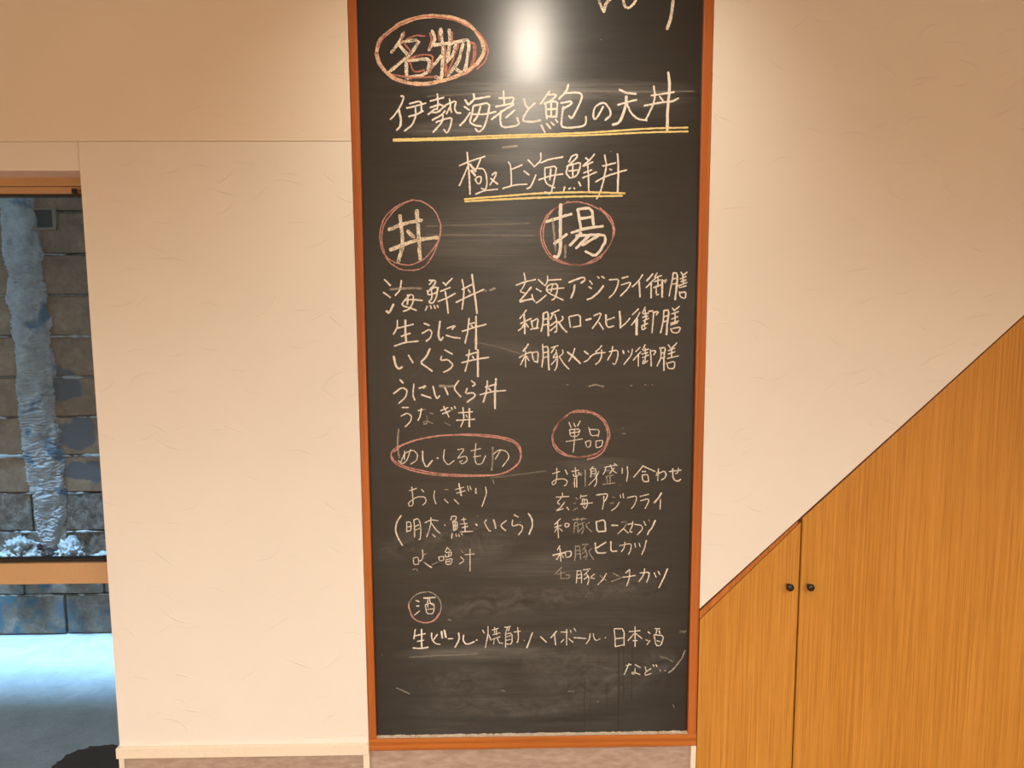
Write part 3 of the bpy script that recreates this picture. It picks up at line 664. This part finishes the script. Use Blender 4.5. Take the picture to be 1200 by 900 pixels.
 (600,310,12,1.6,'w','17,12 19,22;6,29 19,24 33,21;19,24 15,33 11,38 18,40;*2 27,32 18,43 9,53 20,50 30,48;28,42 29,48 32,52;37,21 44,28;34,34 41,38;34,54 40,50 48,43;50,16 50,24 46,30;51,22 69,21;49,31 53,28 64,27 64,37 60,48 56,50;50,30 48,37 55,42 72,50;48,36 60,34 73,33;57,29 55,38;*2 80,25 101,17 103,22 97,26;*2 88,29 87,38 83,47'),
 (690,310,10,1.6,'w','1,19 4,23;0,26 3,28;*2 -2,41 4,39 12,32 17,25;10,14 12,16;15,14 18,16;24,18 35,17 34,24 30,33 24,39;39,16 46,14;38,24 50,20 46,28 37,37;63,12 58,20 51,26;*2 59,20 60,38;*2 75,11 68,19;79,15 73,21 67,27;*2 73,21 73,39;80,10 77,15;79,15 85,13;77,20 84,18;81,14 81,26;76,27 84,24;79,25 79,36 82,35;86,20 92,17 89,21;*2.2 86,18 86,38;99,10 97,22 94,37;*2.2 99,10 104,10 103,25 101,41;99,17 103,16;98,23 103,22;108,9 110,12;115,9 110,13;107,17 114,14;108,20 114,18;105,25 115,21;110,13 111,23;106,27 114,25;106,32 107,38 113,40 114,32 106,33')]),
('chalk_writing', 'second chalk line of the right menu list', [
 (600,310,12,1.7,'w','20,64 16,70 11,76;12,83 20,79 27,76;*2.2 17,70 18,90 18,97;17,84 13,90 9,93;19,82 23,88;27,79 29,88;28,80 37,75 35,88;26,91 37,89;*2 44,69 44,80 41,94;*2.2 44,69 51,66 51,85 51,100;45,77 50,76;44,85 50,84;55,69 66,64;58,68 54,77;60,70 63,78 63,94 60,95;54,86 63,79;54,93 62,86;71,73 72,77 65,82;*2 65,80 70,88 77,95;80,74 82,88;81,73 96,70 96,86;86,88 97,86;*2.2 104,78 111,76'),
 (690,310,10,1.6,'w','6,60 15,56 11,66 4,75;12,68 17,76;*2 20,59 20,70 23,74 29,72;21,65 30,62;*2.3 36,55 37,66 37,74;37,74 43,69 48,63;58,52 51,59;60,56 56,63 50,71;*3 56,64 56,82;66,50 63,57;64,58 70,57;63,62 69,60;66,53 67,64;64,66 70,63;62,72 69,69;66,65 65,73;62,73 63,77 67,74;70,55 75,54;75,56 82,55 79,59;76,57 75,68 74,80;88,54 87,68 84,80;*2.2 88,54 94,53 92,68 91,82;88,61 92,60;87,67 92,66;98,51 100,54;106,49 100,54;97,58 105,55;97,64 104,61;96,69 105,66;101,56 101,68;96,71 104,68;96,75 98,80 105,80 108,73 98,75')]),
('chalk_writing', 'third chalk line of the right menu list', [
 (600,380,12,1.5,'w','*2.2 23,28 16,38;10,47 20,41 27,39;19,38 19,60;18,45 12,57;20,45 24,51;28,40 30,50;29,40 37,38 36,54;31,52 36,53;43,28 44,45 42,60;*1.9 44,32 51,31 51,50 52,64;45,40 50,39;45,47 50,45;55,33 65,30;60,33 55,40;62,36 64,48 63,60 60,65;58,46 62,40;55,57 62,49;58,47 63,46;71,36 72,41 66,46;67,46 73,56 80,63;88,34 86,42 80,52;*2 78,39 87,46 96,55;*2 102,38 107,42;101,53 106,51 113,43 120,40'),
 (690,370,10,1.5,'w','15,35 12,39 8,42;1,48 8,44 19,43;15,40 15,48 12,54 8,57;28,36 27,43 22,52;24,42 34,40 34,48 31,57 28,56;*2 40,41 41,44;46,41 47,43;51,39 50,46 41,57;60,37 55,42;61,42 52,52;58,45 58,59;66,34 63,40;64,41 70,39;62,45 69,43;66,38 67,48;63,49 70,46;66,49 66,55;64,52 63,57 69,53;72,41 79,41 76,46;72,40 73,50 73,59;84,38 85,48 80,59;*1.8 83,38 90,37 88,48 88,64;85,44 88,43;84,50 88,49;93,34 96,38;103,32 97,38;93,41 101,38;93,45 101,42;97,39 97,48;92,50 105,47;91,55 93,62 100,62 101,53 91,56')]),
('chalk_writing', 'two thin chalk characters in the lower right red ring', [
 (640,475,12,1.2,'w','32,24 35,31;39,25 41,30;48,22 44,29;33,34 34,44 45,43 48,33 34,34;34,39 47,37;40,33 40,48 38,66;28,51 40,49 51,47;60,31 63,43 72,42;61,34 75,34 73,44;55,51 57,59 62,58 63,49 56,51;70,50 70,60 78,58 80,49 71,50')]),
('chalk_ring', 'double red chalk ring low on the right', [
 (640,475,12,1.5,'k','30,14 20,21 11,33 9,43 10,52 18,63 30,70 45,73 60,71 74,66 85,54 90,44 88,32 82,20 70,11 55,7 42,7 31,12 19,22 12,34 8,43 9,55 17,66 28,71 42,73 58,72 72,68 82,58 87,46 86,34 80,21 66,11 50,9 38,10;58,76 70,73 80,66 86,54')]),
('chalk_writing', 'thin chalk line just under the lower right red ring', [
 (640,540,12,1.2,'w','9,18 19,15;15,10 15,24 13,32 9,34 8,30 14,26 24,25 30,28 28,34 25,35;27,13 30,19;36,15 46,13;41,9 42,22;38,19 39,22 45,21 46,16;43,22 43,37;40,25 40,37;46,17 49,20;66,8 62,13;63,11 63,23;63,11 70,11 70,23;64,15 69,14;64,18 69,18;74,15 70,24 60,34;71,24 71,31 68,36;82,9 98,6;84,9 83,14 80,19;90,6 94,14 99,17;96,4 100,7;96,10 89,18;107,10 107,18;114,8 115,18 113,29'),
 (640,540,12,1.3,'f','*1.8 55,13 55,35;50,16 50,20;61,22 70,21;84,14 90,14;84,22 95,20;85,22 86,31;90,22 90,31;80,33 97,31;42,22 40,28 38,32'),
 (715,535,12,1.4,'w','46,13 40,21 33,29;46,13 54,17 63,21;45,21 50,21;45,27 46,35 54,35;45,26 53,25 54,35;68,17 67,25 67,34;65,23 70,21 63,28 70,23 76,20 79,25 77,30 72,33;83,21 92,20 100,19;96,16 95,23 92,24;*1.8 88,17 88,28 90,33 95,35 99,32')]),
('chalk_writing', 'second thin chalk line of the lower right list', [
 (640,540,12,1.2,'w','23,45 23,50;14,51 32,50;21,52 15,59 19,61;26,58 20,66 13,71 24,67;29,65 32,69;49,48 48,53;50,50 57,49;51,54 58,54 58,62 55,68 52,64;51,54 51,62;48,61 65,59;54,55 54,62;*1.5 71,48 86,46 86,51 82,57;81,50 81,60 79,68;92,70 99,65 103,58;104,48 105,52;108,46 109,52'),
 (640,540,12,1.2,'f','42,52 44,54;39,60 42,60;38,70 44,66;93,51 96,52;90,60 95,59'),
 (715,535,12,1.3,'w','24,58 37,55 37,61 34,68 30,73;42,56 54,53;43,62 54,59 54,64 49,73;*1.9 72,51 68,58 62,65;71,60 70,74')]),
('chalk_writing', 'third thin chalk line of the lower right list', [
 (640,600,9,1.2,'w','15,7 9,13;9,16 16,14;12,10 13,27;12,16 9,21;14,17 17,20;20,12 20,16 24,15 24,12 20,12'),
 (640,600,(9.89,9),1.2,'w','*1.8 58,10 59,21 69,20;*1.8 59,10 68,8 69,20;*1.8 76,14 83,14;90,18 95,22;90,17 83,23'),
 (640,600,(9.89,9),1.3,'f','31,8 46,7;36,6 36,9;42,6 41,9;33,11 32,22;33,11 37,11 37,22;34,15 37,14;38,13 44,11;42,13 44,18 41,23;38,20 43,16;50,11 45,14 53,21;87,11 94,10 90,18'),
 (700,600,(9.6,9),1.3,'w','34,13 40,12;40,10 39,15 36,21 39,21;42,13 50,14 51,18 45,24'),
 (700,600,9,1.3,'w','49,10 51,14;*1.8 61,9 58,16 54,21 53,24'),
 (700,600,9,1.2,'r','54,8 55,10')]),
('chalk_writing', 'fourth thin chalk line of the lower right list', [
 (640,600,9.89,1.3,'w','16,39 13,44;*1.8 8,50 22,47;16,42 17,57;16,49 12,55;18,49 20,53;22,46 23,53 29,51 29,45 23,46;*1.8 57,36 57,44 60,48 69,47;*1.8 58,42 69,35;*1.5 75,34 75,46 82,45'),
 (640,600,9.89,1.3,'f','34,39 34,50 33,56;34,40 39,39 40,55;35,45 39,44;35,49 39,48;42,38 49,37;46,39 42,44;45,43 48,50 46,55;42,48 46,45;43,53 47,50;53,42 49,46 55,55'),
 (700,600,(9.6,9.89),1.2,'w','25,39 38,36 38,43 35,49;31,35 30,42 27,46;42,36 43,41;47,36 48,40;*1.5 55,33 53,42 50,49')]),
('chalk_writing', 'fifth thin chalk line of the lower right list', [
 (640,600,9.89,1.1,'f','18,64 10,72;13,72 22,70;17,68 17,77;17,77 26,77 28,73 23,73;62,73 67,78 70,79'),
 (640,600,9.89,1.3,'w','36,68 35,82;36,68 41,68 41,82;36,73 41,72;36,77 41,76;43,67 51,66;49,68 44,73;47,72 50,77 48,84;44,78 49,74;56,72 51,76 56,77;70,71 66,78 60,84'),
 (700,600,(9,9.95),1.3,'f','16,71 23,75;15,81 20,79 28,75'),
 (700,600,(9,9.95),1.4,'w','34,67 30,71;27,76 40,74;34,67 34,76 31,86;45,71 55,70 54,76 52,82;50,66 49,73 44,81;60,71 62,76;64,69 66,73;*1.7 74,66 70,77 65,88')]),
('chalk_writing', 'thin chalk sake character in the smallest ring', [
 (470,690,12,1.2,'w','*1.6 21,16 25,18;*1.8 22,24 25,24;19,37 26,31;*1.9 32,13 48,12;38,14 37,20;40,14 41,20 46,24;34,22 36,35 44,35 46,32 47,22 42,20 35,22;37,22 38,26;37,29 45,28')]),
('chalk_ring', 'smallest red chalk ring, faint at the top', [
 (470,690,12,1.8,'k','11,20 11,26 12,30 15,38 22,45 34,48 44,46 50,41 55,33'),
 (470,690,12,1.4,'f','55,33 57,24 54,14 48,8 40,4 36,4 24,6 16,12 11,20')]),
('chalk_writing', 'long thin chalk drinks line near the foot', [
 (470,690,12,1.5,'w','20,57 19,65 18,70;19,66 34,63;*1.9 29,57 29,70 29,83;23,74 32,72;*1.8 17,83 28,84 38,82;43,62 43,70 48,77 55,78;46,71 51,64;*2.2 57,60 58,69;*2.2 61,58 63,68;66,70 73,70;*1.8 81,62 82,71 76,82;*1.8 88,65 87,72 91,78 97,77 103,74;*2 106,72 106.6,72'),
 (560,720,9.2308,1.25,'w','5,17 7,20;11,13 11,22 8,36;12,22 14,28;18,14 18,20;15,17 22,15;16,22 24,20;20,17 20,22;15,27 24,24;18,26 17,32;21,25 23,31 27,31;29,14 35,13;32,14 30,20;34,14 33,18;30,21 30,36;30,21 37,20 37,32 31,32;31,24 35,23;31,28 35,27;39,19 46,18;43,14 44,24 43,30 42,30;50,28 50.4,28;*1.7 59,20 56,28 53,36;*1.6 68,24 74,30;*1.8 85,18 82,22 79,25;83,22 84,33;90,19 97,19;96,16 96,33;93,27 90,30;98,26 103,30;100,17 101,20;104,15 106,18;*1.6 104,25 117,26'),
 (680,725,8.571,1.3,'w','10,15 9,21 6,25;13,15 14,20 16,22 20,20;*1.8 25,19 25.4,19;34,11 35,20 35,28;34,10 44,10 44,27;35,20 44,19;35,28 44,26;49,13 60,12;55,8 55,28;54,15 48,22;56,15 62,20;53,22 57,22;68,13 70,15;66,21 68,22;67,26 70,22;75,10 80,10;77,11 76,15;79,12 80,15;74,16 76,27 81,27 84,17 74,16;77,22 80,23')]),
('chalk_writing', 'short chalk note with dots at the lower right', [
 (680,725,8.571,1.2,'w','46,47 51,46;49,45 46,52 44,56;55,46 60,49;55,50 55,55 52,56 52,53 60,56;65,48 66,52;71,50 65,54 65,57 71,55;73,46 74,48;76,46 77,48;80,52 80.4,52;85,52 85.4,52'),
 (680,725,8.571,1.5,'f','89,54 94,50 102,40 105,32;*2.4 89,54 95,49'),
 (680,725,8.571,3,'s','80,38 88,40 93,43;100,13 106,13')]),
('chalk_writing', 'chalk characters cut off by the top edge of the photo', [
 (600,0,5,2.8,'g','50,-4 52,4 54,7;54,6 55,2 58,-1;64,-5 66,4 68,5 72,2 74,-5;*3.4 95,-6 94,5 93,11 91,17')]),
('chalk_smudge', 'rubbed chalk traces left between the lines', [
 (0,0,10,2.2,'f','589,173 598,172 606,171;690,453 697,450.5 707,453'),
 (0,0,10,1.2,'f','738,452 741,452;755,451 757,451;764,451 765,451;664,451 666,451;649,700 650,700;730,502 731,502;729,508 733,508;525,726 529,727;588,809 592,810;465,806 480,813;666,810 672,810;700,822 701,822;789,826 790,829'),
 (0,0,10,2.0,'s','555,400 590,408 640,425;575,560 640,552;500,113 640,106 730,108 812,107;500,265 620,262;500,275 625,276;480,770 560,766')]),
]
for t in TEXTS: write(*t)

# ------------------------------------------------------------------ ceiling downlights and an added white fill row (above the frame)
def downlight(x, y, energy, label, spot=110, blend=.6, tilt=(0, 0), col=(1, .80, .58), rad=.035):
    t = thing('downlight', label, 'lamp', (x, y, ZC), 'ceiling downlights')
    bm = bmesh.new(); S = 32; prev = None
    for r, z in ((.052, -.001), (.052, -.006), (.040, -.008), (.037, .0), (.030, .04)):
        ring = [bm.verts.new((x + r * math.cos(2 * math.pi * k / S), y + r * math.sin(2 * math.pi * k / S), ZC + z)) for k in range(S)]
        if prev:
            for k in range(S): bm.faces.new((prev[k], prev[(k + 1) % S], ring[(k + 1) % S], ring[k]))
        prev = ring
    obj('lamp_ring', bm, M_capw, t, True)
    l = bpy.data.lights.new('downlight', 'SPOT'); l.energy = energy; l.spot_size = R(spot); l.spot_blend = blend; l.color = col; l.shadow_soft_size = rad
    o = bpy.data.objects.new('lamp_light', l); C.objects.link(o); o.parent = t; o.location = (0, 0, -.03)
    o.rotation_euler = (R(tilt[0]), R(tilt[1]), 0)
xc = (X0 + X1) / 2
downlight(.115, -.72, 33, 'recessed ceiling downlight over the middle of the blackboard', 104, 1.0, (52, 0), (1, .88, .72), .05)
WHITE_FILL, WARM = (1, .97, .95), (1, .925, .81)  # the white front row is added to whiten the lower walls
for x, y, e, c, sp, lab in ((-1.7, -1.5, 4, WHITE_FILL, 140, 'added white fill downlight nearest the window'), (-.65, -1.5, 4, WHITE_FILL, 140, 'added white fill downlight between the window and the blackboard'),
                (.75, -1.5, 7, WHITE_FILL, 140, 'added white fill downlight in front of the low end of the cupboard'), (1.9, -1.7, 14, WHITE_FILL, 140, 'added white fill downlight in front of the tall end of the cupboard'),
                (-1.6, -3.0, 388, WARM, 168, 'recessed ceiling downlight behind the camera on the window side'), (0, -3.2, 340, WARM, 168, 'recessed ceiling downlight straight behind the camera'), (1.6, -3.0, 345, WARM, 168, 'recessed ceiling downlight behind the camera on the cupboard side')):
    downlight(x, y, e, lab, sp, .9, (0, 0), c, .06)
